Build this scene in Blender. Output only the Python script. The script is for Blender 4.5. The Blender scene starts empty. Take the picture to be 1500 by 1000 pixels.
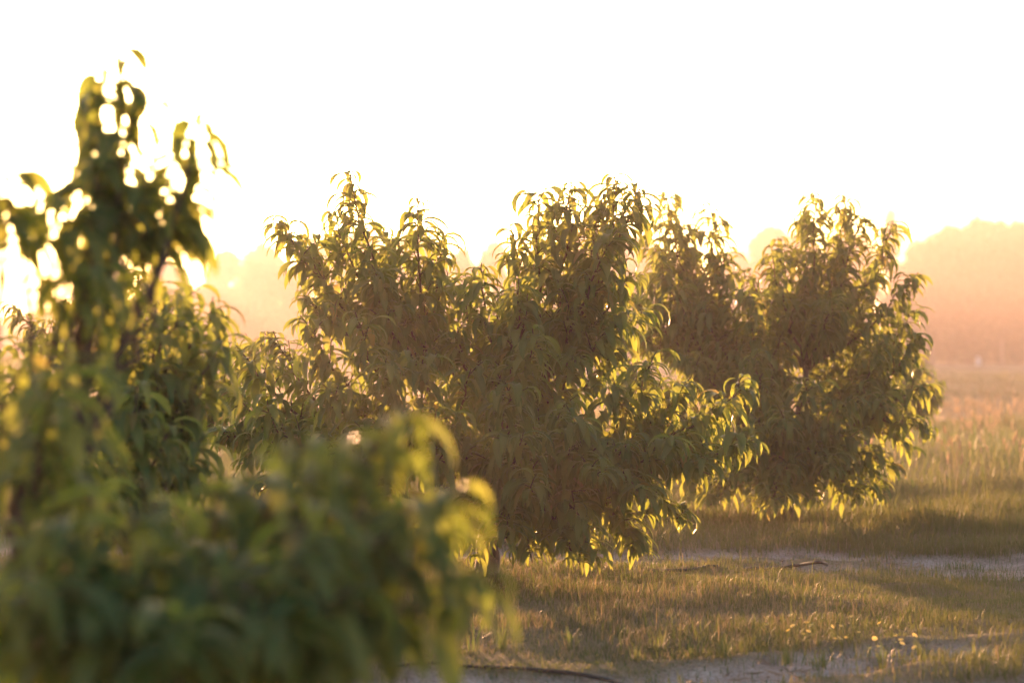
import bpy, math, random
import numpy as np
from mathutils import Vector

# ------------------------------------------------------------------ camera, sky, sun, exposure
SC = bpy.context.scene
COL = SC.collection
LENS, SENSOR = 85.0, 36.0
FPX = 1500 * LENS / SENSOR            # focal length in photo pixels
CAM_H, HORIZON = 1.4, 505.0           # eye height, photo row of the horizon
FOCUS = 13.9

cd = bpy.data.cameras.new('camera')
cam = bpy.data.objects.new('camera', cd); COL.objects.link(cam)
cam.location = (0, 0, CAM_H); cam.rotation_euler = (math.radians(90), 0, 0)
cd.lens = LENS; cd.sensor_width = SENSOR; cd.shift_y = (HORIZON - 500) / 1500
cd.clip_start = 0.05; cd.clip_end = 3000
cd.dof.use_dof = True; cd.dof.focus_distance = FOCUS; cd.dof.aperture_fstop = 2.0
SC.camera = cam

SUN_AZ, SUN_EL = math.radians(-10.7), math.radians(3.6)
w = bpy.data.worlds.new('World'); SC.world = w; w.use_nodes = True
nt = w.node_tree
sky = nt.nodes.new('ShaderNodeTexSky'); sky.sky_type = 'NISHITA'; sky.sun_disc = False
sky.sun_elevation = SUN_EL; sky.sun_rotation = SUN_AZ
sky.air_density = 0.7; sky.dust_density = 4.0; sky.ozone_density = 1.0
nt.links.new(sky.outputs[0], nt.nodes['Background'].inputs[0])
nt.nodes['Background'].inputs[1].default_value = 0.11

ld = bpy.data.lights.new('sun', 'SUN'); ld.energy = 4.2; ld.angle = math.radians(0.53)
ld.color = (1.0, 0.49, 0.25)
sun = bpy.data.objects.new('sun', ld); COL.objects.link(sun)
S = Vector((math.sin(SUN_AZ) * math.cos(SUN_EL), math.cos(SUN_AZ) * math.cos(SUN_EL), math.sin(SUN_EL)))
sun.rotation_euler = (-S).to_track_quat('-Z', 'Y').to_euler()
sun.location = (-40, 200, 60)

vs = SC.view_settings
SC.display_settings.display_device = 'sRGB'
vs.view_transform = 'Standard'; vs.look = 'None'; vs.gamma = 1.0; vs.use_curve_mapping = False
vs.exposure = 2.85
SC.cycles.use_denoising = True
SC.cycles.max_bounces = 8; SC.cycles.diffuse_bounces = 4; SC.cycles.transmission_bounces = 6
SC.cycles.volume_bounces = 1; SC.cycles.transparent_max_bounces = 8

rng = np.random.default_rng(11)
random.seed(5)

# ------------------------------------------------------------------ helpers
def wpos(u, v, d):
    """point at depth d that photo pixel (u, v) looks at"""
    return np.array([(u - 750) / FPX * d, d, CAM_H - (v - HORIZON) / FPX * d])

def vnoise(x, y, seed=0):
    x = np.asarray(x, float); y = np.asarray(y, float)
    xi = np.floor(x).astype(np.int64); yi = np.floor(y).astype(np.int64)
    xf = x - xi; yf = y - yi
    def h(a, b):
        n = (a * 374761393 + b * 668265263 + seed * 982451653) & 0xffffffff
        n = ((n ^ (n >> 13)) * 1274126177) & 0xffffffff
        return ((n ^ (n >> 16)) & 0xffff) / 65535.0
    sx = xf * xf * (3 - 2 * xf); sy = yf * yf * (3 - 2 * yf)
    a = h(xi, yi) * (1 - sx) + h(xi + 1, yi) * sx
    b = h(xi, yi + 1) * (1 - sx) + h(xi + 1, yi + 1) * sx
    return a * (1 - sy) + b * sy

def sstep(a, b, x):
    t = np.clip((x - a) / (b - a), 0, 1); return t * t * (3 - 2 * t)

def sand_mask(x, y):
    """1 on the two bare sandy strips that run across the orchard, 0 in grass"""
    x = np.asarray(x, float); y = np.asarray(y, float)
    wob = (vnoise(x * 1.3, y * 1.3, 3) - .5) * 1.1 + (vnoise(x * 4, y * 4, 4) - .5) * .5
    e1 = 10.65 + .12 * x + wob
    a = sstep(.18, -.18, y - e1) * sstep(6.3, 6.9, y)
    c = 15.75 - .16 * (x - 1.5) + wob * .5
    b = sstep(.95, .5, np.abs(y - c))
    patch = sstep(.22, .42, vnoise(x * 1.1 + 5, y * 2.2, 5) * .6 + vnoise(x * 3.1, y * 6.0, 6) * .4)
    return np.maximum(a, b) * (.12 + .88 * patch)

def ground_z(x, y):
    x = np.asarray(x, float); y = np.asarray(y, float)
    z = (vnoise(x * .35, y * .35, 7) - .5) * .10 + (vnoise(x * 1.7, y * 1.7, 8) - .5) * .05
    z = z + (vnoise(x * 5, y * 5, 9) - .5) * .028 + (vnoise(x * 11, y * 11, 10) - .5) * .012 * sand_mask(x, y)
    z = z - .05 * sand_mask(x, y)
    z = z + .05 * sstep(16.6, 17.6, y) * sstep(22, 18.5, y)
    return z * sstep(150, 60, np.hypot(x, y))

def mesh_from(name, verts, faces_flat, counts, mat, attrs=None, smooth=False):
    me = bpy.data.meshes.new(name)
    verts = np.asarray(verts, np.float32); faces_flat = np.asarray(faces_flat, np.int32); counts = np.asarray(counts, np.int32)
    me.vertices.add(len(verts)); me.vertices.foreach_set('co', verts.ravel())
    me.loops.add(len(faces_flat)); me.loops.foreach_set('vertex_index', faces_flat)
    me.polygons.add(len(counts))
    st = np.zeros(len(counts), np.int32); st[1:] = np.cumsum(counts)[:-1]
    me.polygons.foreach_set('loop_start', st)
    if smooth: me.polygons.foreach_set('use_smooth', np.ones(len(counts), bool))
    me.update(calc_edges=True)
    for k, a in (attrs or {}).items():
        at = me.attributes.new(k, 'FLOAT', 'POINT'); at.data.foreach_set('value', np.asarray(a, np.float32))
    me.materials.append(mat)
    return me

def add(name, data, parent=None, label=None, cat=None, group=None, kind=None):
    o = bpy.data.objects.new(name, data); COL.objects.link(o)
    if parent is not None: o.parent = parent
    if label: o['label'] = label
    if cat: o['category'] = cat
    if group: o['group'] = group
    if kind: o['kind'] = kind
    return o

class Tubes:
    """tapered tubes along polylines, collected into one mesh"""
    def __init__(s): s.v = []; s.f = []; s.n = 0
    def add(s, pts, r0, r1, sides=5, power=1.0):
        pts = np.asarray(pts, float); m = len(pts)
        tang = np.gradient(pts, axis=0); tang /= np.linalg.norm(tang, axis=1)[:, None] + 1e-9
        ref = np.array([0, 0, 1.]) if abs(tang[:, 2]).mean() < .8 else np.array([1., 0, 0])
        a = np.cross(tang, ref); a /= np.linalg.norm(a, axis=1)[:, None] + 1e-9
        b = np.cross(tang, a)
        t = np.linspace(0, 1, m) ** power
        rad = r0 + (r1 - r0) * t
        ang = np.arange(sides) * 2 * math.pi / sides
        ring = pts[:, None] + rad[:, None, None] * (np.cos(ang)[None, :, None] * a[:, None] + np.sin(ang)[None, :, None] * b[:, None])
        s.v.append(ring.reshape(-1, 3))
        i = np.arange(m - 1)[:, None] * sides; k = np.arange(sides)[None]; k2 = (k + 1) % sides
        q = np.stack([i + k, i + k2, i + sides + k2, i + sides + k], -1).reshape(-1, 4) + s.n
        s.f.append(q); s.n += m * sides
    def mesh(s, name, mat):
        f = np.concatenate(s.f)
        return mesh_from(name, np.concatenate(s.v), f.ravel(), np.full(len(f), 4), mat, smooth=True)

# ------------------------------------------------------------------ materials
def new_mat(name):
    m = bpy.data.materials.new(name); m.use_nodes = True
    n = m.node_tree; n.nodes.clear()
    out = n.nodes.new('ShaderNodeOutputMaterial')
    return m, n, out

def ramp(n, stops):
    r = n.nodes.new('ShaderNodeValToRGB'); e = r.color_ramp.elements
    while len(e) < len(stops): e.new(.5)
    for k, (p, c) in enumerate(stops): e[k].position = p; e[k].color = (*c, 1)
    return r

def leaf_material(name, stops, tstops, trans=.5, rough=.42, spec=.35):
    m, n, out = new_mat(name)
    at = n.nodes.new('ShaderNodeAttribute'); at.attribute_name = 'tint'
    oi = n.nodes.new('ShaderNodeObjectInfo')
    su = n.nodes.new('ShaderNodeMath'); su.operation = 'ADD'
    n.links.new(at.outputs['Fac'], su.inputs[0]); n.links.new(oi.outputs['Random'], su.inputs[1])
    fr = n.nodes.new('ShaderNodeMath'); fr.operation = 'FRACT'; n.links.new(su.outputs[0], fr.inputs[0])
    c1 = ramp(n, stops); c2 = ramp(n, tstops)
    n.links.new(fr.outputs[0], c1.inputs[0]); n.links.new(fr.outputs[0], c2.inputs[0])
    rib = n.nodes.new('ShaderNodeAttribute'); rib.attribute_name = 'rib'
    pw = n.nodes.new('ShaderNodeMath'); pw.operation = 'POWER'; pw.inputs[1].default_value = 6
    n.links.new(rib.outputs['Fac'], pw.inputs[0])
    mr = n.nodes.new('ShaderNodeMath'); mr.operation = 'MULTIPLY'; mr.inputs[1].default_value = .45
    n.links.new(pw.outputs[0], mr.inputs[0])
    mx = n.nodes.new('ShaderNodeMixRGB'); n.links.new(mr.outputs[0], mx.inputs[0]); n.links.new(c1.outputs[0], mx.inputs[1])
    mx.inputs[2].default_value = (.16, .19, .06, 1)
    p = n.nodes.new('ShaderNodeBsdfPrincipled'); n.links.new(mx.outputs[0], p.inputs['Base Color'])
    p.inputs['Roughness'].default_value = rough; p.inputs['Specular IOR Level'].default_value = spec
    t = n.nodes.new('ShaderNodeBsdfTranslucent'); n.links.new(c2.outputs[0], t.inputs[0])
    ms = n.nodes.new('ShaderNodeMixShader'); ms.inputs[0].default_value = trans
    n.links.new(p.outputs[0], ms.inputs[1]); n.links.new(t.outputs[0], ms.inputs[2])
    n.links.new(ms.outputs[0], out.inputs[0])
    return m

M_LEAF = leaf_material('peach_leaf',
    [(0, (.055, .105, .03)), (.5, (.08, .14, .04)), (.96, (.115, .165, .05)), (1, (.18, .15, .05))],
    [(0, (.20, .26, .035)), (.5, (.29, .33, .05)), (.96, (.36, .38, .065)), (1, (.42, .33, .08))], trans=.55)
M_GRASS = leaf_material('grass_blade',
    [(0, (.07, .10, .028)), (.45, (.12, .13, .045)), (.75, (.19, .16, .075)), (1, (.27, .21, .12))],
    [(0, (.12, .16, .03)), (.5, (.18, .17, .05)), (1, (.28, .21, .11))], trans=.4, rough=.6, spec=.2)
M_GREEN = leaf_material('green_grass_blade',
    [(0, (.05, .09, .03)), (.6, (.08, .12, .045)), (1, (.16, .16, .07))],
    [(0, (.12, .19, .04)), (1, (.22, .22, .07))], trans=.4, rough=.55, spec=.25)
M_SEED = leaf_material('seed_head',
    [(0, (.26, .2, .13)), (1, (.38, .3, .2))], [(0, (.3, .23, .14)), (1, (.42, .32, .2))], trans=.45, rough=.8, spec=.1)
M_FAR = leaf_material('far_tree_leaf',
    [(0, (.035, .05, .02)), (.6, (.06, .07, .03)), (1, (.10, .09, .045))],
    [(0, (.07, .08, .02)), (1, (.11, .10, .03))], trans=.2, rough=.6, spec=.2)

def bark_material(name, c0, c1, scale=30):
    m, n, out = new_mat(name)
    tc = n.nodes.new('ShaderNodeTexCoord'); mp = n.nodes.new('ShaderNodeMapping'); mp.inputs['Scale'].default_value = (1, 1, .35)
    n.links.new(tc.outputs['Object'], mp.inputs[0])
    no = n.nodes.new('ShaderNodeTexNoise'); no.inputs['Scale'].default_value = scale; no.inputs['Detail'].default_value = 6
    n.links.new(mp.outputs[0], no.inputs['Vector'])
    r = ramp(n, [(.3, c0), (.7, c1)]); n.links.new(no.outputs[0], r.inputs[0])
    b = n.nodes.new('ShaderNodeBump'); b.inputs['Strength'].default_value = .6; b.inputs['Distance'].default_value = .01
    n.links.new(no.outputs[0], b.inputs['Height'])
    p = n.nodes.new('ShaderNodeBsdfPrincipled'); p.inputs['Roughness'].default_value = .85
    n.links.new(r.outputs[0], p.inputs['Base Color']); n.links.new(b.outputs[0], p.inputs['Normal'])
    n.links.new(p.outputs[0], out.inputs[0]); return m
M_BARK = bark_material('peach_bark', (.05, .035, .028), (.13, .09, .07))
M_TWIG = bark_material('peach_twig', (.06, .04, .025), (.12, .07, .04), 60)
M_FARBARK = bark_material('far_bark', (.05, .04, .035), (.12, .1, .08), 4)

def plain(name, col, rough=.6, spec=.3):
    m, n, out = new_mat(name)
    tc = n.nodes.new('ShaderNodeTexCoord')
    no = n.nodes.new('ShaderNodeTexNoise'); no.inputs['Scale'].default_value = 40; no.inputs['Detail'].default_value = 4
    n.links.new(tc.outputs['Object'], no.inputs['Vector'])
    r = ramp(n, [(.3, tuple(c * .75 for c in col)), (.7, tuple(min(1, c * 1.2) for c in col))]); n.links.new(no.outputs[0], r.inputs[0])
    p = n.nodes.new('ShaderNodeBsdfPrincipled'); p.inputs['Roughness'].default_value = rough; p.inputs['Specular IOR Level'].default_value = spec
    n.links.new(r.outputs[0], p.inputs['Base Color']); n.links.new(p.outputs[0], out.inputs[0]); return m
M_HOSE = plain('black_polythene_hose', (.025, .022, .02), .5)
M_PETAL = leaf_material('yellow_petal', [(0, (.85, .68, .2)), (1, (.9, .78, .32))], [(0, (.8, .62, .16)), (1, (.85, .7, .25))], trans=.5, rough=.6, spec=.15)
M_PETALC = plain('flower_centre', (.75, .55, .10), .7)
M_STEM = plain('flower_stem', (.09, .12, .04), .6)
M_WHITE = plain('white_paint', (.75, .73, .7), .6)
M_WOOD = plain('weathered_post', (.22, .18, .15), .8)
M_LITTER = plain('dry_leaf_litter', (.22, .14, .08), .8)

# ground: sand on the strips (vertex mask), dry soil and thatch elsewhere, pale stubble far off
m, n, out = new_mat('orchard_ground')
at = n.nodes.new('ShaderNodeAttribute'); at.attribute_name = 'sand'
tc = n.nodes.new('ShaderNodeTexCoord')
n1 = n.nodes.new('ShaderNodeTexNoise'); n1.inputs['Scale'].default_value = 3.0; n1.inputs['Detail'].default_value = 8
n2 = n.nodes.new('ShaderNodeTexNoise'); n2.inputs['Scale'].default_value = 55; n2.inputs['Detail'].default_value = 6
n3 = n.nodes.new('ShaderNodeTexNoise'); n3.inputs['Scale'].default_value = .12; n3.inputs['Detail'].default_value = 8
for k in (n1, n2, n3): n.links.new(tc.outputs['Object'], k.inputs['Vector'])
rs = ramp(n, [(.3, (.24, .18, .14)), (.5, (.41, .33, .28)), (.72, (.53, .44, .38))]); n.links.new(n1.outputs[0], rs.inputs[0])
rd = ramp(n, [(.35, (.66, .61, .58)), (.6, (1, 1, 1))]); n.links.new(n2.outputs[0], rd.inputs[0])
ml = n.nodes.new('ShaderNodeMixRGB'); ml.blend_type = 'MULTIPLY'; ml.inputs[0].default_value = 1
n.links.new(rs.outputs[0], ml.inputs[1]); n.links.new(rd.outputs[0], ml.inputs[2])
rg = ramp(n, [(.3, (.13, .11, .055)), (.55, (.21, .165, .09)), (.75, (.29, .22, .13))]); n.links.new(n3.outputs[0], rg.inputs[0])
mg = n.nodes.new('ShaderNodeMixRGB'); mg.blend_type = 'MULTIPLY'; mg.inputs[0].default_value = .8
n.links.new(rg.outputs[0], mg.inputs[1]); n.links.new(rd.outputs[0], mg.inputs[2])
mm = n.nodes.new('ShaderNodeMixRGB'); n.links.new(at.outputs['Fac'], mm.inputs[0]); n.links.new(mg.outputs[0], mm.inputs[1]); n.links.new(ml.outputs[0], mm.inputs[2])
bp = n.nodes.new('ShaderNodeBump'); bp.inputs['Strength'].default_value = .7; bp.inputs['Distance'].default_value = .02
n.links.new(n2.outputs[0], bp.inputs['Height'])
p = n.nodes.new('ShaderNodeBsdfPrincipled'); p.inputs['Roughness'].default_value = .95; p.inputs['Specular IOR Level'].default_value = .1
n.links.new(mm.outputs[0], p.inputs['Base Color']); n.links.new(bp.outputs[0], p.inputs['Normal']); n.links.new(p.outputs[0], out.inputs[0])
M_GROUND = m

# ------------------------------------------------------------------ ground
def axis(lo, hi, step, far):
    core = np.arange(lo, hi + 1e-6, step); a = []; s = step; x = hi
    while x < far: s *= 1.25; x += s; a.append(x)
    b = []; s = step; x = lo
    while x > -far: s *= 1.25; x -= s; b.append(x)
    return np.array(b[::-1] + list(core) + a)
gx = axis(-3.0, 5.0, .05, 900); gy = axis(8.0, 19.0, .05, 1200)
X, Y = np.meshgrid(gx, gy); Z = ground_z(X, Y)
nx, ny = len(gx), len(gy)
i = np.arange(ny - 1)[:, None] * nx + np.arange(nx - 1)[None]
q = np.stack([i, i + 1, i + nx + 1, i + nx], -1).reshape(-1, 4)
me = mesh_from('ground', np.stack([X, Y, Z], -1).reshape(-1, 3), q.ravel(), np.full(len(q), 4), M_GROUND, {'sand': sand_mask(X, Y).ravel()}, True)
add('ground', me, kind='structure', label='flat orchard ground of dry grass and pale sandy strips')

# ------------------------------------------------------------------ far treeline
def far_tree_meshes(seed, h, wid, lobes=26, per=420, feathery=False):
    r = np.random.default_rng(seed)
    tr = Tubes()
    zz = np.linspace(0, h * .75, 7)
    tr.add(np.stack([np.cumsum(r.normal(0, .08, 7)), np.cumsum(r.normal(0, .08, 7)), zz], -1), .035 * h, .008 * h, 7)
    cs = []
    for k in range(lobes):
        a = r.uniform(0, 6.28); t = r.uniform(.12, 1) if not feathery else r.uniform(.4, 1)
        prof = math.sin(min(1, (t * .9 + .12)) * math.pi) ** .6
        rr = wid * .5 * prof * math.sqrt(r.uniform(0, 1))
        c = np.array([rr * math.cos(a), rr * math.sin(a), t * h * .92])
        cs.append((c, r.uniform(.10, .2) * h * (.55 if feathery else 1)))
        s = np.array([0, 0, c[2] * .6]); tr.add(np.stack([s + (c - s) * u + np.array([0, 0, -.3 * u * (1 - u)]) for u in np.linspace(0, 1, 4)]), .012 * h, .003 * h, 4)
    P = []; 
    for c, rad in cs:
        d = r.normal(size=(per, 3)); d /= np.linalg.norm(d, axis=1)[:, None]
        P.append(c + d * (rad * r.uniform(.35, 1.05, per)[:, None]) * np.array([1, 1, .8]))
    P = np.concatenate(P); P = P[P[:, 2] > .3]; N = len(P)
    s = r.uniform(.18, .42, N) * (.7 if feathery else 1)
    u = r.normal(size=(N, 3)); u /= np.linalg.norm(u, axis=1)[:, None]
    v = np.cross(u, r.normal(size=(N, 3))); v /= np.linalg.norm(v, axis=1)[:, None]
    quad = np.stack([P - u * s[:, None], P + v * s[:, None] * .55, P + u * s[:, None], P - v * s[:, None] * .55], 1)
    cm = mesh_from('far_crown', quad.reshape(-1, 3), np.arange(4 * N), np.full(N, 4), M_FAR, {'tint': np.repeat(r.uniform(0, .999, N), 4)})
    return tr.mesh('far_trunk', M_FARBARK), cm

FAR = [far_tree_meshes(100, 9.5, 8), far_tree_meshes(101, 9.0, 6.5), far_tree_meshes(102, 10.0, 9.5, 32),
       far_tree_meshes(103, 8.2, 7), far_tree_meshes(104, 11.5, 4.0, 12, 170, True)]
def far_tree(u, top, d, var, label, group):
    hs = [9.5 * 1.02, 9.0 * 1.02, 10 * 1.02, 8.2 * 1.02, 11.5 * 1.0][var]
    b = wpos(u, 0, d); htop = wpos(u, top, d)[2]
    e = add('broadleaf_tree', None, None, label, 'tree', group)
    e.location = (b[0], b[1], 0); s = htop / hs
    e.scale = (s * rng.uniform(.5, .85), s * rng.uniform(.6, .9), s); e.rotation_euler = (0, 0, rng.uniform(0, 6.28))
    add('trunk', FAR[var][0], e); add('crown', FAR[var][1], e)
G = 'trees of the far treeline'
LB = 'broad hazy tree in the treeline at the far edge of the field'
row = [(-190, 352, 3), (-100, 345, 1), (150, 352, 3), (245, 356, 0), (330, 340, 1), (385, 348, 3), (455, 338, 0), (530, 345, 2), (610, 352, 3), (680, 350, 1),
       (722, 346, 0), (790, 352, 2), (860, 345, 1), (930, 350, 0), (1005, 352, 3), (1075, 352, 1), (1130, 335, 2), (1178, 342, 0), (1240, 345, 3),
       (1345, 345, 1), (1392, 330, 2), (1440, 320, 0), (1490, 322, 2), (1550, 330, 1), (1620, 335, 0), (1700, 340, 2), (1366, 340, 3), (1416, 332, 1), (1466, 330, 3), (1516, 330, 0)]
for k, (u, t, v) in enumerate(row):
    lab_ = {1440: 'broad hazy tree directly behind the white marker post', 1345: 'broad hazy tree between the feathery tree and the taller crowns beyond the field',
            1240: 'broad hazy tree half hidden by the rounded peach tree, next to the feathery tree'}.get(u, LB)
    far_tree(u, t + (rng.uniform(-4, 14) if u > 1340 else rng.uniform(-18, 30)), 178 + rng.uniform(-6, 12), v, lab_, G)
far_tree(1303, 298, 182, 4, 'tall thin feathery tree rising above the far treeline', None)
# low undergrowth that closes the foot of the wood
r = np.random.default_rng(77); N = 26000
px = r.uniform(-64, 60, N); py = 176 + r.uniform(0, 16, N); hh = 2.6 + 1.8 * vnoise(px * .25, py * .1, 21)
P = np.stack([px, py, hh * r.uniform(0, 1, N) ** .7], -1); s = r.uniform(.2, .45, N)
u_ = r.normal(size=(N, 3)); u_ /= np.linalg.norm(u_, axis=1)[:, None]; v_ = np.cross(u_, r.normal(size=(N, 3))); v_ /= np.linalg.norm(v_, axis=1)[:, None]
quad = np.stack([P - u_ * s[:, None], P + v_ * s[:, None] * .6, P + u_ * s[:, None], P - v_ * s[:, None] * .6], 1)
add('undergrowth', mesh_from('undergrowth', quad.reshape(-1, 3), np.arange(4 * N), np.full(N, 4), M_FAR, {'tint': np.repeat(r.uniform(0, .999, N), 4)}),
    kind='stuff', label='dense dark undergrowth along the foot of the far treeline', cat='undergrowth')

# posts at the far edge of the field
def post(u, d, h, rad, mat, label, name):
    b = wpos(u, 0, d); t = Tubes()
    t.add([(0, 0, -.1), (0, 0, h * .5), (0, 0, h * .97), (0, 0, h)], rad, rad * .9, 8)
    t.add([(0, 0, h - .001), (0, 0, h + rad * .5)], rad * .9, .001, 8)
    o = add(name, t.mesh(name, mat), None, label, 'post'); o.location = (b[0], b[1], float(ground_z(b[0], b[1])))
post(1433, 168, .5, .16, M_WHITE, 'short white marker post at the far edge of the field', 'marker_post')
post(1468, 170, 1.7, .07, M_WOOD, 'slim weathered fence post before the far treeline', 'fence_post')

# ------------------------------------------------------------------ peach trees
NSEG = 6
def leaf_template(a0, a1, twist=0.0, wide=.114, fold=.35, curl=0.0):
    """unit-length lanceolate leaf bent in its own vertical plane from angle a0 to a1 (degrees above horizontal)"""
    t = np.linspace(0, 1, NSEG + 1)
    ang = np.radians(a0 + (a1 - a0) * (t ** .8))
    step = 1 / NSEG
    x = np.concatenate([[0], np.cumsum(np.cos((ang[1:] + ang[:-1]) / 2) * step)])
    z = np.concatenate([[0], np.cumsum(np.sin((ang[1:] + ang[:-1]) / 2) * step)])
    wdt = wide * np.sin(np.pi * np.clip(t, 0, 1) ** .85) ** .8
    wdt = np.where(t < .1, .012, wdt)
    nrm = np.stack([-np.sin(ang), 0 * ang, np.cos(ang)], -1)
    V = []; rib = []
    for k in range(NSEG + 1):
        c = np.array([x[k], 0, z[k]])
        if k in (0, NSEG): V.append(c); rib.append(1); continue
        tw = twist * t[k]
        side = np.array([0, 1., 0]) * math.cos(tw) + nrm[k] * math.sin(tw)
        up = nrm[k] * fold * wdt[k] * (1 + curl * math.sin(t[k] * 19))
        V += [c + side * wdt[k] + up, c, c - side * wdt[k] + up]; rib += [0, 1, 0]
    F = [(0, 2, 1), (0, 3, 2)]
    for k in range(1, NSEG - 1):
        o = 1 + (k - 1) * 3
        F += [(o, o + 1, o + 4, o + 3), (o + 1, o + 2, o + 5, o + 4)]
    o = 1 + (NSEG - 2) * 3; tip = len(V) - 1
    F += [(o, o + 1, tip), (o + 1, o + 2, tip)]
    return np.array(V), F, np.array(rib, float)

TPL = [leaf_template(42, -84, .25), leaf_template(62, -115, -.3), leaf_template(18, -88, .35, curl=.6), leaf_template(66, -62, -.2),
       leaf_template(-8, -86, .3, curl=.5), leaf_template(-38, -92, -.4), leaf_template(50, -135, .15), leaf_template(30, -70, -.5, curl=.7)]
TV = np.stack([t[0] for t in TPL]); TF = TPL[0][1]; TRIB = TPL[0][2]
FF = np.concatenate([np.array(f) for f in TF]); FC = np.array([len(f) for f in TF]); NV = TV.shape[1]
LEAF_ME = [mesh_from('leaf', TV[k], FF, FC, M_LEAF, {'rib': TRIB}, True) for k in range(len(TPL))]

def bez(p0, p1, p2, m):
    t = np.linspace(0, 1, m)[:, None]; return (1 - t) ** 2 * p0 + 2 * t * (1 - t) * p1 + t * t * p2

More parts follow.
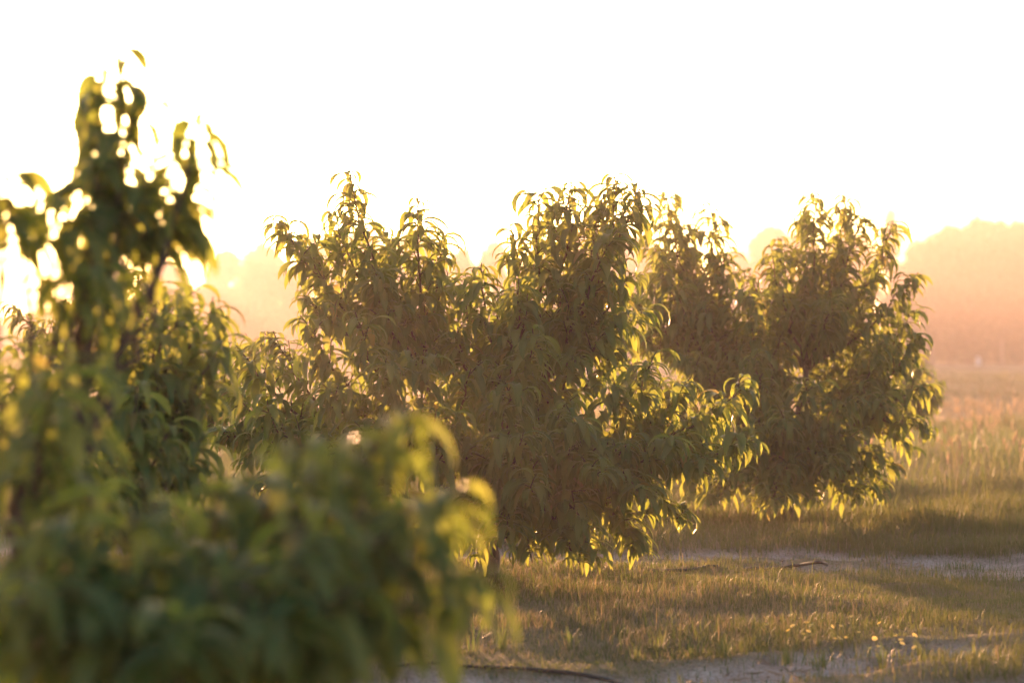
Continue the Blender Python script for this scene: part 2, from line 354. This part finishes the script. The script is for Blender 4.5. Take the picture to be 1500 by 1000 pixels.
def peach_tree(base_u, d0, tips, label, seed, nfill=18, scale=1.0, shoot_gap=.068, leaf_gap=.021, spread=.9, trunk_h=.42, shootlen=1.0, fill_drop=.25):
    r = np.random.default_rng(seed)
    bx = (base_u - 750) / FPX * d0; by = d0; bz = float(ground_z(bx, by)) - .04
    base = np.array([bx, by, bz]); fork = base + np.array([r.uniform(-.05, .05), r.uniform(-.05, .05), trunk_h])
    root = add('peach_tree', None, None, label, 'peach tree', 'peach trees of the orchard')
    root.location = base
    T = []
    for tp in tips:
        u, v, dd = tp[:3]; f0 = tp[3] if len(tp) > 3 else .12; sl = tp[4] if len(tp) > 4 else 1.0
        P = wpos(u, v - (13 if v < 480 and f0 < 1 else 0), d0 + dd); P[2] = max(P[2], .22); T.append((P, f0, sl))
    G0 = [t[0] for t in T if t[1] < 1]
    for k in range(nfill):
        a, b = r.integers(0, len(G0), 2); s = r.uniform(.2, .8)
        P = G0[a] * s + G0[b] * (1 - s)
        P = P + np.array([0, r.uniform(-spread, spread), -fill_drop * r.uniform(.3, 1.4)])
        c = fork + np.array([0, 0, .4]); P = c + (P - c) * r.uniform(.55, .88); P[2] = max(P[2], .3); T.append((P, .1, 1.0))
    tipsP = np.array([t[0] for t in T])
    # scaffolds: group the tips by direction around the fork
    K = min(7, max(3, len(T) // 6)); cen = tipsP[r.choice(len(T), K, replace=False)]
    for _ in range(8):
        lab = np.argmin(((tipsP[:, None] - cen[None]) ** 2).sum(-1), 1)
        cen = np.array([tipsP[lab == k].mean(0) if (lab == k).any() else cen[k] for k in range(K)])
    trunk = Tubes()
    hh = np.linspace(0, 1, 7)[:, None]
    tp = base + (fork - base) * hh + np.concatenate([np.zeros((1, 3)), r.normal(0, .012, (5, 3)), np.zeros((1, 3))])
    trunk.add(tp - base, .085 * scale, .06 * scale, 9, .5)
    ends = []
    for k in range(K):
        e = fork + (cen[k] - fork) * .52; e[2] = max(e[2] - .08, fork[2] + .12)
        mid = fork + (e - fork) * np.array([.6, .6, .3])
        pts = bez(fork - np.array([0, 0, .05]), mid, e, 8); pts[1:-1] += r.normal(0, .012, (6, 3))
        trunk.add(pts - base, .045 * scale, .02 * scale, 7); ends.append(e)
    add('trunk', trunk.mesh('trunk', M_BARK), root)
    LP, LA, LR, LS, LV = [], [], [], [], []
    def leaves_on(pts, gap, size, top=False):
        seg = np.linalg.norm(np.diff(pts, axis=0), axis=1); L = seg.sum(); cum = np.concatenate([[0], np.cumsum(seg)])
        m = max(2, int(L / gap)); s = (np.arange(m) + r.uniform(.2, .9, m)) * L / (m + .5)
        P = np.stack([np.interp(s, cum, pts[:, q]) for q in range(3)], -1)
        dirv = pts[-1] - pts[0]; daz = math.atan2(dirv[1], dirv[0]); horiz = math.hypot(dirv[0], dirv[1]) / (np.linalg.norm(dirv) + 1e-6)
        az = np.arange(m) * 2.4 + r.uniform(0, 6.28) + r.normal(0, .45, m)
        if horiz > .5:          # leaves of a leaning shoot turn to its two sides and forward
            az = daz + np.where(np.arange(m) % 2 == 0, 1, -1) * r.uniform(.15, 1.7, m)
        t = s / L
        sz = size * r.uniform(.6, 1.18, m) * (1 - .35 * np.clip((t - .75) / .25, 0, 1)) * (.75 + .25 * np.clip(t / .3, 0, 1))
        young = r.uniform(0, 1, m) < (.25 + .65 * t)
        va = np.where(young, r.choice([0, 1, 3, 6, 7, 0, 1], m), r.choice([2, 4, 5, 0, 7, 2], m))
        LP.append(P); LA.append(az); LR.append(r.normal(0, .16, m)); LS.append(sz); LV.append(va)
    for k, (P, f0, sl) in enumerate(T):
        br = Tubes(); st = ends[lab[k]] + r.normal(0, .02, 3)
        dv = P - st; L = np.linalg.norm(dv)
        if P[2] > st[2] + .25: mid = st + dv * np.array([.62, .62, .42])
        else: mid = st + dv * .5 + np.array([0, 0, .16 + .12 * L])
        pts = bez(st, mid, P, 10); pts[1:-1] += r.normal(0, .014, (8, 3))
        br.add(pts - base, .014 * scale, .003, 5)
        if f0 > 1:              # bare below a given height: only the top of this leader is leafy
            zlim = CAM_H - (f0 - HORIZON) / FPX * d0
            up = np.where(pts[:, 2] > zlim)[0]; f0 = min(.85, (up[0] - 1) / 9) if len(up) else .85
        t0 = max(0, f0); Lf = L * (1 - t0); ns = max(4, int(Lf / shoot_gap))
        leaves_on(pts[min(7, int(9 * max(t0, .45))):], leaf_gap, .21 * scale)
        leaves_on(pts[7:], leaf_gap, .16 * scale)
        for q in range(ns):
            t = t0 + (1 - t0) * (q + r.uniform(0, 1)) / ns
            if t > .96: continue
            x = t * 9; i0 = int(x); b0 = pts[i0] + (pts[min(9, i0 + 1)] - pts[i0]) * (x - i0)
            a = q * 2.4 + r.uniform(-.5, .5); el = r.uniform(.1, 1.0)
            ln = shootlen * sl * r.uniform(.16, .44) * (1 - .66 * t)
            dr = np.array([math.cos(a) * math.cos(el), math.sin(a) * math.cos(el), math.sin(el)])
            dr = dr + .35 * (P - st) / (L + 1e-6); dr /= np.linalg.norm(dr)
            e = b0 + dr * ln; md = b0 + dr * ln * .5 + np.array([0, 0, .12 * ln])
            sp = bez(b0, md, e, 5); br.add(sp - base, .0042 * scale, .0016, 4)
            leaves_on(sp, leaf_gap, .205 * scale)
        add('branch', br.mesh('branch', M_TWIG), root)
    LP = np.concatenate(LP); LA = np.concatenate(LA); LR = np.concatenate(LR); LS = np.concatenate(LS); LV = np.concatenate(LV)
    gz = ground_z(LP[:, 0], LP[:, 1]); ok = LP[:, 2] - gz > .12
    LP, LA, LR, LS, LV = LP[ok], LA[ok], LR[ok], LS[ok], LV[ok]; N = len(LP)
    # which leaves show largest: front-most leaf in each small cell of the view
    ctr = LP + np.stack([np.cos(LA) * .3, np.sin(LA) * .3, np.full(N, -.15)], -1) * LS[:, None]
    U = 750 + FPX * ctr[:, 0] / ctr[:, 1]; Vv = HORIZON - FPX * (ctr[:, 2] - CAM_H) / ctr[:, 1]
    inn = (U > 5) & (U < 1495) & (Vv > 5) & (Vv < 995)
    cell = 3 + .055 * FPX / d0
    key = np.where(inn, (U // cell).astype(int) * 4096 + (Vv // cell).astype(int), -1 - np.arange(N))
    order = np.lexsort((ctr[:, 1], key)); kk = key[order]
    first = np.concatenate([[True], kk[1:] != kk[:-1]]) & (kk >= 0)
    front = order[first]
    score = LS[front] / ctr[front, 1]
    pick = front[np.argsort(-score)][:300]
    rest = np.ones(N, bool); rest[pick] = False
    c, s_ = np.cos(LR), np.sin(LR); ca, sa = np.cos(LA), np.sin(LA)
    idx = np.where(rest)[0]
    tv = TV[LV[idx]] * LS[idx, None, None]
    y2 = tv[..., 1] * c[idx, None] - tv[..., 2] * s_[idx, None]; z2 = tv[..., 1] * s_[idx, None] + tv[..., 2] * c[idx, None]
    x3 = tv[..., 0] * ca[idx, None] - y2 * sa[idx, None]; y3 = tv[..., 0] * sa[idx, None] + y2 * ca[idx, None]
    W = np.stack([x3, y3, z2], -1) + (LP[idx] - base)[:, None]
    M = len(idx)
    fl = (FF[None] + (np.arange(M) * NV)[:, None]).ravel()
    me = mesh_from('crown', W.reshape(-1, 3), fl, np.tile(FC, M), M_LEAF, {'tint': np.repeat(r.uniform(0, .999, M), NV), 'rib': np.tile(TRIB, M)}, True)
    crown = add('crown', me, root, kind='stuff')
    for k in pick:
        o = add('leaf', LEAF_ME[LV[k]], crown)
        o.location = LP[k] - base; o.rotation_euler = (LR[k], 0, LA[k]); o.scale = (LS[k],) * 3
    print('peach tree', label[:30], 'leaves', N)
    return root

CENTER = [(512, 262, -.1), (490, 320, .3), (403, 330, -.2), (430, 350, .2), (612, 302, 0), (640, 352, .2), (560, 345, .4), (445, 445, -.4), (545, 400, -.3),
          (705, 398, -.2), (680, 430, .3), (655, 410, .5), (747, 340, 0), (790, 292, .1), (838, 277, .1), (815, 310, .4), (885, 295, .2), (910, 277, .3), (936, 290, .1),
          (900, 340, -.2), (760, 420, -.4), (920, 470, -.2), (955, 533, -.5), (1012, 552, -.3), (1090, 566, -.4), (1106, 642, -.5), (1062, 600, .1), (1040, 695, -.6),
          (990, 640, -.9), (1000, 770, -.4), (930, 820, -.5), (845, 840, -.8), (790, 830, -.6), (870, 780, -1), (700, 760, -.9), (345, 505, -.1), (332, 565, .1), (318, 625, .2),
          (400, 485, .3), (440, 475, -.6), (520, 470, -.8), (560, 520, -1.0), (620, 520, -.9), (640, 600, -1.1), (740, 560, -1.1), (850, 620, -1.1), (470, 560, -.9), (380, 600, -.6), (450, 680, -.8), (520, 650, -1.1), (560, 740, -1), (620, 700, -1.2), (660, 800, -1), (740, 800, -1.1), (780, 720, -1.3), (880, 700, -1.2), (950, 730, -1), (760, 640, -1.3), (400, 680, -.3), (480, 760, -.6), (900, 560, -.6), (960, 600, -.3), (850, 520, -.3), (820, 450, .1), (870, 440, .2), (780, 480, -.7), (830, 590, -.8), (920, 650, -.9), (1010, 620, 0), (1040, 650, -.2), (720, 480, .2), (690, 540, -.6), (600, 450, 0), (640, 500, .4), (775, 590, -.2), (800, 640, -.4), (765, 640, .2), (700, 640, -.4), (830, 700, -.5), (770, 760, -.4), (700, 830, -.8), (620, 800, -.8), (880, 850, -.9), (940, 860, -.5), (850, 880, -1.0), (780, 870, -.9), (350, 680, 0), (380, 720, -.2), (430, 740, -.5), (330, 650, .3), (920, 420, .1), (940, 470, .3), (900, 510, .1), (670, 480, -.2), (730, 440, .3)]
RIGHT = [(1200, 298, 0), (1238, 300, .2), (1262, 330, 0), (1180, 325, .3), (1308, 347, 0), (1140, 360, .1), (1130, 385, -.3), (1345, 412, -.2), (1290, 395, .3), (1350, 488, -.2),
         (1335, 458, .1), (1355, 560, -.3), (1362, 642, -.3), (1335, 662, 0), (1290, 715, -.2), (1240, 760, -.4), (1200, 700, -.7), (975, 297, .2), (1000, 345, .4), (1040, 312, .1),
         (1060, 378, 0), (945, 335, .5), (1070, 440, -.2), (1095, 405, .4), (985, 430, -.2), (1000, 520, -.5), (1100, 520, -.8), (1180, 560, -1), (1250, 580, -1), (1150, 700, -1),
         (1050, 740, -.6), (1100, 640, -1.1), (1010, 750, -.3), (1220, 450, -.5), (1290, 500, -.4), (1120, 740, -.8), (1190, 740, -.6), (1080, 700, -1), (1150, 630, -1.2), (1260, 650, -.8), (1300, 600, -.6), (1040, 610, -.9), (1220, 690, -1), (945, 420, 0), (930, 490, .2), (965, 560, 0), (1030, 450, -.2), (1130, 450, -.3), (1180, 410, 0), (1230, 380, .2), (1010, 400, .2), (960, 640, 0), (980, 700, 0), (1030, 690, -.4), (930, 450, .1), (915, 520, .1), (940, 570, .2), (900, 490, .5), (905, 420, .6), (960, 380, -.1), (1020, 560, .2), (1150, 765, -.8), (1190, 775, -.5), (1100, 760, -.8), (1040, 765, -.7), (1230, 785, -.3), (1130, 780, -1.1), (1290, 740, -.3), (900, 600, .4), (930, 690, .5), (890, 540, .3), (1165, 440, 0), (1160, 500, .2), (1175, 545, 0), (1140, 480, .3), (1240, 520, .2), (1262, 470, .3), (1245, 600, .2), (1290, 560, .2), (1310, 470, .2), (1315, 690, -.2), (1255, 790, -.5), (1110, 590, .2)]
FARP = [(1376, 558, 0), (1372, 580, .3), (1352, 525, 0), (1335, 505, .2), (1362, 605, 0), (1300, 480, 0), (1255, 485, .5), (1330, 620, -.3), (1200, 520, .2), (1180, 600, 0), (1290, 560, -.6)]
BACK = [(200, 410, 0), (216, 432, .2), (260, 445, 0), (310, 472, .3), (345, 500, 0), (385, 495, .2), (170, 432, .1), (150, 470, -.2), (300, 520, -.4), (100, 450, .2), (230, 500, -.5), (402, 525, .1),
        (60, 480, 0), (20, 460, .2), (330, 600, -.4), (120, 600, -.7)]
MID = [(170, 455, 0), (195, 445, .3), (240, 432, .1), (265, 445, -.1), (312, 448, .2), (322, 495, 0), (290, 475, .4), (308, 560, 0), (298, 640, -.2), (250, 620, -.5), (200, 560, -.6), (140, 500, 0),
       (100, 490, .3), (60, 500, 0), (200, 700, -.5), (120, 640, -.8), (20, 500, .2), (-60, 500, 0), (-100, 540, .2), (280, 720, -.2)]
SIL = 275
FRONT = [(178, 62, .7, SIL, .42), (152, 90, .75, SIL, .4), (198, 125, .65, SIL, .4), (140, 205, .6, SIL, .45), (215, 265, .7, SIL, .45), (178, 230, .8, SIL, .5), (105, 305, .5, SIL, .4), (235, 310, .75, SIL, .4), (172, 290, .6, SIL, .6),
         (150, 310, .7, SIL, .5), (200, 320, .75, SIL, .5), (308, 150, .65, 265, .28), (285, 225, .8, 265, .35), (262, 270, .7, 275, .3), (0, 270, .3, 310, .4), (18, 240, .3, 300, .4), (50, 290, .5, 320, .3), (120, 385, .2, 410, .25), (85, 390, .4, 410, .25),
         (150, 400, .4, 430, .2), (40, 500, 0, .3, .6), (10, 520, -.2, .3, .7), (130, 505, -.3, .3, .6), (70, 560, -.6), (592, 600, -.9, .2, .5), (555, 645, -.8, .2, .6), (480, 640, -.7, .2, .6), (440, 655, -.9, .2, .6), (372, 668, -.6, .2, .6), (322, 705, -.9, .2, .6),
         (685, 715, -1.1, .2, .5), (650, 745, -.9, .2, .6), (725, 835, -1.1, .2, .5), (600, 740, -1.1, .2, .6), (540, 725, -1.0, .2, .6), (450, 770, -1.3, .2, .7),
         (200, 765, -1.3), (222, 805, -1.2), (100, 770, -1.2), (300, 840, -1.3), (520, 860, -1.3), (600, 890, -1.1), (280, 910, -1.5), (40, 830, -1.4), (420, 950, -1.4), (500, 960, -1.2), (150, 930, -1.4)]
peach_tree(715, 14.0, CENTER, 'wide sharply seen peach tree with many upright leafy leaders and drooping leaves', 1, nfill=30, shootlen=.85)
peach_tree(1150, 18.5, RIGHT, 'rounded peach tree whose boughs hang over the second grass band beside the open field', 2, nfill=30, shootlen=.9)
peach_tree(1270, 26.0, FARP, 'small peach tree mostly hidden behind the rounded one at the field edge', 3, nfill=10)
peach_tree(230, 17.0, BACK, 'peach tree seen as sunlit tips between two blurred peach trees', 4, nfill=5, shoot_gap=.12)
peach_tree(60, 9.4, MID, 'softly blurred peach tree standing behind the most blurred one', 5, nfill=2, shoot_gap=.12, shootlen=.8)
peach_tree(-40, 5.8, FRONT, 'strongly blurred peach tree with tall dark shoots before the sun', 6, nfill=0, shoot_gap=.1, spread=.4, fill_drop=.5, shootlen=.9, leaf_gap=.033)

# ------------------------------------------------------------------ grass (nobody could count it)
def blades(P, h, wd, lean, az, tint):
    N = len(P); sx = np.stack([-np.sin(az), np.cos(az), 0 * az], -1); fw = np.stack([np.cos(az), np.sin(az), 0 * az], -1); up = np.array([0, 0, 1.])
    h_ = h[:, None]; w_ = wd[:, None] * .5; l = lean[:, None]
    m1 = P + fw * (l * h_ * .18) + up * h_ * .5; tp = P + fw * (l * h_ * .75) + up * h_ * (1 - .35 * l)
    V = np.stack([P - sx * w_, P + sx * w_, m1 + sx * w_ * .8, m1 - sx * w_ * .8, tp], 1)
    fl = (np.array([0, 1, 2, 3, 3, 2, 4])[None] + (np.arange(N) * 5)[:, None]).ravel()
    return V.reshape(-1, 3), fl, np.tile([4, 3], N), np.repeat(tint, 5)

def field(N, y0, y1, half, seed, clump=1.0):
    """random points inside the view wedge (with a margin) between two distances"""
    r = np.random.default_rng(seed)
    y = np.sqrt(r.uniform(y0 * y0, y1 * y1, N)); x = r.uniform(-half, half, N) * y + .02 * y
    return r, x, y

def grass(name, label, N, y0, y1, hfun, wd, mat, seed, keep, tfun, half=.25, lean=(.25, 1.25)):
    r, x, y = field(N, y0, y1, half, seed)
    k = r.uniform(0, 1, N) < keep(x, y); x, y = x[k], y[k]; n_ = len(x)
    P = np.stack([x, y, ground_z(x, y) - .008], -1)
    V, fl, fc, ti = blades(P, hfun(x, y) * r.uniform(.45, 1.15, n_) * np.where(r.uniform(0, 1, n_) < .03, r.uniform(1.3, 2.2, n_), 1), r.uniform(.7, 1.3, n_) * wd, r.uniform(*lean, n_), r.uniform(0, 6.28, n_), np.clip(tfun(x, y) + r.normal(0, .14, n_), 0, .98))
    o = add(name, mesh_from(name, V, fl, fc, mat, {'tint': ti}), None, label, 'grass', kind='stuff')
    print(name, n_)
    return o
cl = lambda x, y, s, f: vnoise(x * f, y * f, s)
grass('short_grass', 'short dry yellowish grass between the two sandy strips', 150000, 10.0, 16.5, lambda x, y: .03 + .075 * cl(x, y, 31, 1.6) * (1 + .5 * cl(x, y, 33, .5)), .0038, M_GRASS, 41,
      lambda x, y: (1 - sand_mask(x, y)) * (.35 + .65 * sstep(.25, .6, cl(x, y, 32, 2.5))) + .07, lambda x, y: .35 + .5 * cl(x, y, 34, .8))
grass('verge_grass', 'thick knee high grass bank beyond the second sandy strip', 130000, 16.2, 24, lambda x, y: .07 + .22 * cl(x, y, 35, 1.3), .006, M_GRASS, 42,
      lambda x, y: (1 - sand_mask(x, y)) * (.5 + .5 * sstep(.2, .5, cl(x, y, 36, 1.7))), lambda x, y: .25 + .5 * cl(x, y, 37, .6))
grass('meadow_grass', 'tall blue green meadow grass beside the open field', 60000, 22, 42, lambda x, y: .2 + .3 * cl(x, y, 38, .55), .011, M_GREEN, 43,
      lambda x, y: .3 + .7 * sstep(.35, .6, cl(x, y, 39, .45)), lambda x, y: .2 + .6 * cl(x, y, 40, .3), half=.24)
grass('field_grass', 'pale dry grass tufts spread over the far field', 60000, 38, 120, lambda x, y: .12 + .26 * sstep(.45, .75, cl(x, y, 44, .2)), .03, M_GRASS, 45,
      lambda x, y: .25 + .75 * sstep(.4, .65, cl(x, y, 46, .15)), lambda x, y: .4 + .35 * cl(x, y, 47, .1), half=.24)
# seed heads standing above the meadow
r, x, y = field(5200, 20, 52, .24, 51)
k = r.uniform(0, 1, len(x)) < sstep(.4, .65, cl(x, y, 52, .4)) * sstep(19, 30, y) + .06; x, y = x[k], y[k]; n_ = len(x)
P = np.stack([x, y, ground_z(x, y)], -1); h = r.uniform(.35, .62, n_); az = r.uniform(0, 6.28, n_); ln = r.uniform(.1, .5, n_)
V1, f1, c1, t1 = blades(P, h, np.full(n_, .006), ln, az, r.uniform(0, .98, n_))
tipp = P + np.stack([np.cos(az), np.sin(az), 0 * az], -1) * (ln * h * .6)[:, None] + np.array([0, 0, 1.]) * (h * (1 - .35 * ln) * .9)[:, None]
Vs, fs, cs, ts = [V1], [f1], [c1], [t1]; off = len(V1)
for q in range(3):
    V2, f2, c2, t2 = blades(tipp - np.array([0, 0, .05]), r.uniform(.08, .14, n_), r.uniform(.014, .024, n_), r.uniform(.2, .7, n_), az + q * 1.05 + r.normal(0, .3, n_), r.uniform(0, .98, n_))
    Vs.append(V2); fs.append(f2 + off); cs.append(c2); ts.append(t2); off += len(V2)
add('seed_grass', mesh_from('seed_grass', np.concatenate(Vs), np.concatenate(fs), np.concatenate(cs), M_SEED, {'tint': np.concatenate(ts)}), None,
    'pale feathery seed heads standing above the meadow grass', 'grass', kind='stuff')
# dry leaf and straw litter on the sand
r = np.random.default_rng(61); N = 9000; x = r.uniform(-2.5, 4.5, N); y = r.uniform(8.6, 17.2, N)
k = r.uniform(0, 1, N) < sand_mask(x, y) * sstep(.35, .6, cl(x, y, 62, 2)); x, y = x[k], y[k]; n_ = len(x)
P = np.stack([x, y, ground_z(x, y) + .003], -1); a = r.uniform(0, 6.28, n_); L = r.uniform(.015, .06, n_); wd = r.uniform(.002, .009, n_)
dx = np.stack([np.cos(a), np.sin(a), r.normal(0, .25, n_)], -1) * L[:, None]; dy = np.stack([-np.sin(a), np.cos(a), r.normal(0, .3, n_)], -1) * wd[:, None]; zu = np.array([0, 0, .006])
quad = np.stack([P - dx + zu, P + dy, P + dx + zu, P - dy], 1)
add('leaf_litter', mesh_from('leaf_litter', quad.reshape(-1, 3), np.arange(4 * n_), np.full(n_, 4), M_LITTER), None, 'scattered dry leaf litter and straw on the sandy strips', 'litter', kind='stuff')

# ------------------------------------------------------------------ grass tufts in the sand
def on_ground(u, v):
    d = FPX * CAM_H / (v - HORIZON)
    for _ in range(6):
        x = (u - 750) / FPX * d; z = float(ground_z(x, d)); d = FPX * (CAM_H - z) / (v - HORIZON)
    return np.array([(u - 750) / FPX * d, d, z])
TUFTS = [(1014, 964, .16, 26), (1063, 962, .15, 24), (1155, 968, .10, 34), (1110, 962, .07, 40), (1205, 975, .10, 34), (1292, 980, .17, 22), (930, 968, .12, 18), (965, 958, .2, 22), (735, 950, .2, 24), (835, 950, .16, 24), (1430, 972, .13, 30), (690, 958, .22, 18), (1350, 962, .12, 26)]
for k, (u, v, hh, nb) in enumerate(TUFTS):
    r = np.random.default_rng(300 + k); b = on_ground(u, v)
    a = r.uniform(0, 6.28, nb); rad = r.uniform(0, .035 if hh > .11 else .09, nb)
    P = np.stack([np.cos(a) * rad, np.sin(a) * rad, np.full(nb, -.012)], -1)
    V, fl, fc, ti = blades(P, hh * r.uniform(.5, 1.1, nb), r.uniform(.004, .007, nb), r.uniform(.1, .9, nb), a + r.normal(0, .5, nb), r.uniform(.0, .6, nb))
    low = hh < .11
    o = add('weed_clump' if low else 'grass_tuft', mesh_from('tuft', V, fl, fc, M_GREEN, {'tint': ti}), None,
            'low spreading green weed clump on the pale sand strip' if low else 'upright thin grass tuft growing out of the pale sand strip',
            'weed' if low else 'grass tuft', 'low weeds on the sand' if low else 'grass tufts on the sand')
    o.location = b

# ------------------------------------------------------------------ yellow flowers
def petal_mesh():
    V, F, Cn = [], [], []
    for k in range(12):
        a = k * math.tau / 12; c, s = math.cos(a), math.sin(a); n0 = len(V)
        for (rr, ww, zz) in ((.15, .1, 0), (.7, .22, .16), (1, .06, .12)):
            V += [(c * rr - s * ww, s * rr + c * ww, zz), (c * rr + s * ww, s * rr - c * ww, zz)]
        F += [n0, n0 + 1, n0 + 3, n0 + 2, n0 + 2, n0 + 3, n0 + 5, n0 + 4]; Cn += [4, 4]
    return mesh_from('petals', np.array(V), F, Cn, M_PETAL)
t = Tubes(); t.add([(0, 0, -.25), (0, 0, 0), (0, 0, .18), (0, 0, .3)], .35, .1, 8); cm = t.mesh('flower_centre', M_PETALC)
PET = petal_mesh()
FL = [(200, 253), (380, 263), (348, 293), (475, 240), (505, 258), (453, 317), (488, 300), (653, 267), (712, 262), (783, 197), (835, 305), (703, 347), (672, 349), (748, 343), (975, 243), (943, 350), (910, 415), (967, 403),
      (1087, 330), (1087, 373), (1123, 358), (1132, 384), (1217, 327), (1215, 412)]
for k, (zx, zy) in enumerate(FL):
    u = 1080 + zx / 4.6875; v = 860 + zy / 4.6875
    r = np.random.default_rng(500 + k); b = on_ground(u + r.uniform(-3, 3), v + r.uniform(20, 34))
    head = wpos(u, v, b[1]); hv = head - b
    e = add('yellow_flower', None, None, 'small yellow flower on a thin stem above the short grass at the sand edge', 'flower', 'yellow flowers in the grass'); e.location = b
    s = Tubes(); s.add(bez(np.array([0, 0, -.01]), hv * .5 + np.array([r.uniform(-.02, .02), r.uniform(-.02, .02), 0]), hv, 6), .0018, .0012, 5)
    add('stem', s.mesh('stem', M_STEM), e)
    R = .0112 * r.uniform(.85, 1.25) * (1.35 if k in (8, 11) else 1)
    for nm, m_ in (('petals', PET), ('flower_centre', cm)):
        o = add(nm, m_, e); o.location = hv; o.scale = (R, R, R); o.rotation_euler = (r.normal(0, .35) + .25, r.normal(0, .3), r.uniform(0, 6))

# ------------------------------------------------------------------ irrigation hoses
def hose(pts, rad, label, lift=.006, dips=()):
    P = []
    for (u, v, *z) in pts:
        b = on_ground(u, v); b[2] += rad * .6 + (z[0] if z else 0); P.append(b)
    P = np.array(P); tt = np.linspace(0, len(P) - 1, 60); k = np.arange(len(P))
    Q = np.stack([np.interp(tt, k, P[:, q]) for q in range(3)], -1)
    ker = np.ones(7) / 7; Qp = np.pad(Q, ((3, 3), (0, 0)), 'edge'); Q = np.stack([np.convolve(Qp[:, q], ker, 'valid') for q in range(3)], -1)
    Q[:, 2] = np.maximum(Q[:, 2], ground_z(Q[:, 0], Q[:, 1]) + rad * .3)
    t = Tubes(); b0 = Q[0].copy(); t.add(Q - b0, rad, rad, 10)
    o = add('irrigation_hose', t.mesh('irrigation_hose', M_HOSE), None, label, 'hose'); o.location = b0
hose([(560, 980), (645, 979), (700, 978), (760, 980), (843, 987), (905, 1000), (960, 1022)], .0095, 'black irrigation hose curving over the sand under the wide peach tree')
hose([(940, 838), (1010, 836), (1080, 835), (1124, 833), (1165, 832, .012), (1200, 833, .04), (1212, 836, .035)], .011, 'dark hose end lying raised on the second sandy strip')

# ------------------------------------------------------------------ morning haze
x0, x1, y0, y1, z0, z1 = gx[0] - 5, gx[-1] + 5, gy[0] - 5, gy[-1] + 5, -1.2, 13.2
V = np.array([(x, y, z) for z in (z0, z1) for y in (y0, y1) for x in (x0, x1)])
F = [0, 2, 3, 1, 4, 5, 7, 6, 0, 1, 5, 4, 2, 6, 7, 3, 0, 4, 6, 2, 1, 3, 7, 5]
m, n, out = new_mat('haze_air')
pv = n.nodes.new('ShaderNodeVolumePrincipled'); pv.inputs['Color'].default_value = (1, .86, .83, 1)
pv.inputs['Density'].default_value = .0014; pv.inputs['Anisotropy'].default_value = .45
n.links.new(pv.outputs[0], out.inputs['Volume'])
add('haze', mesh_from('haze', V, F, [4] * 6, m), None, 'golden sunlit morning haze filling the air over the field', 'haze', kind='stuff')
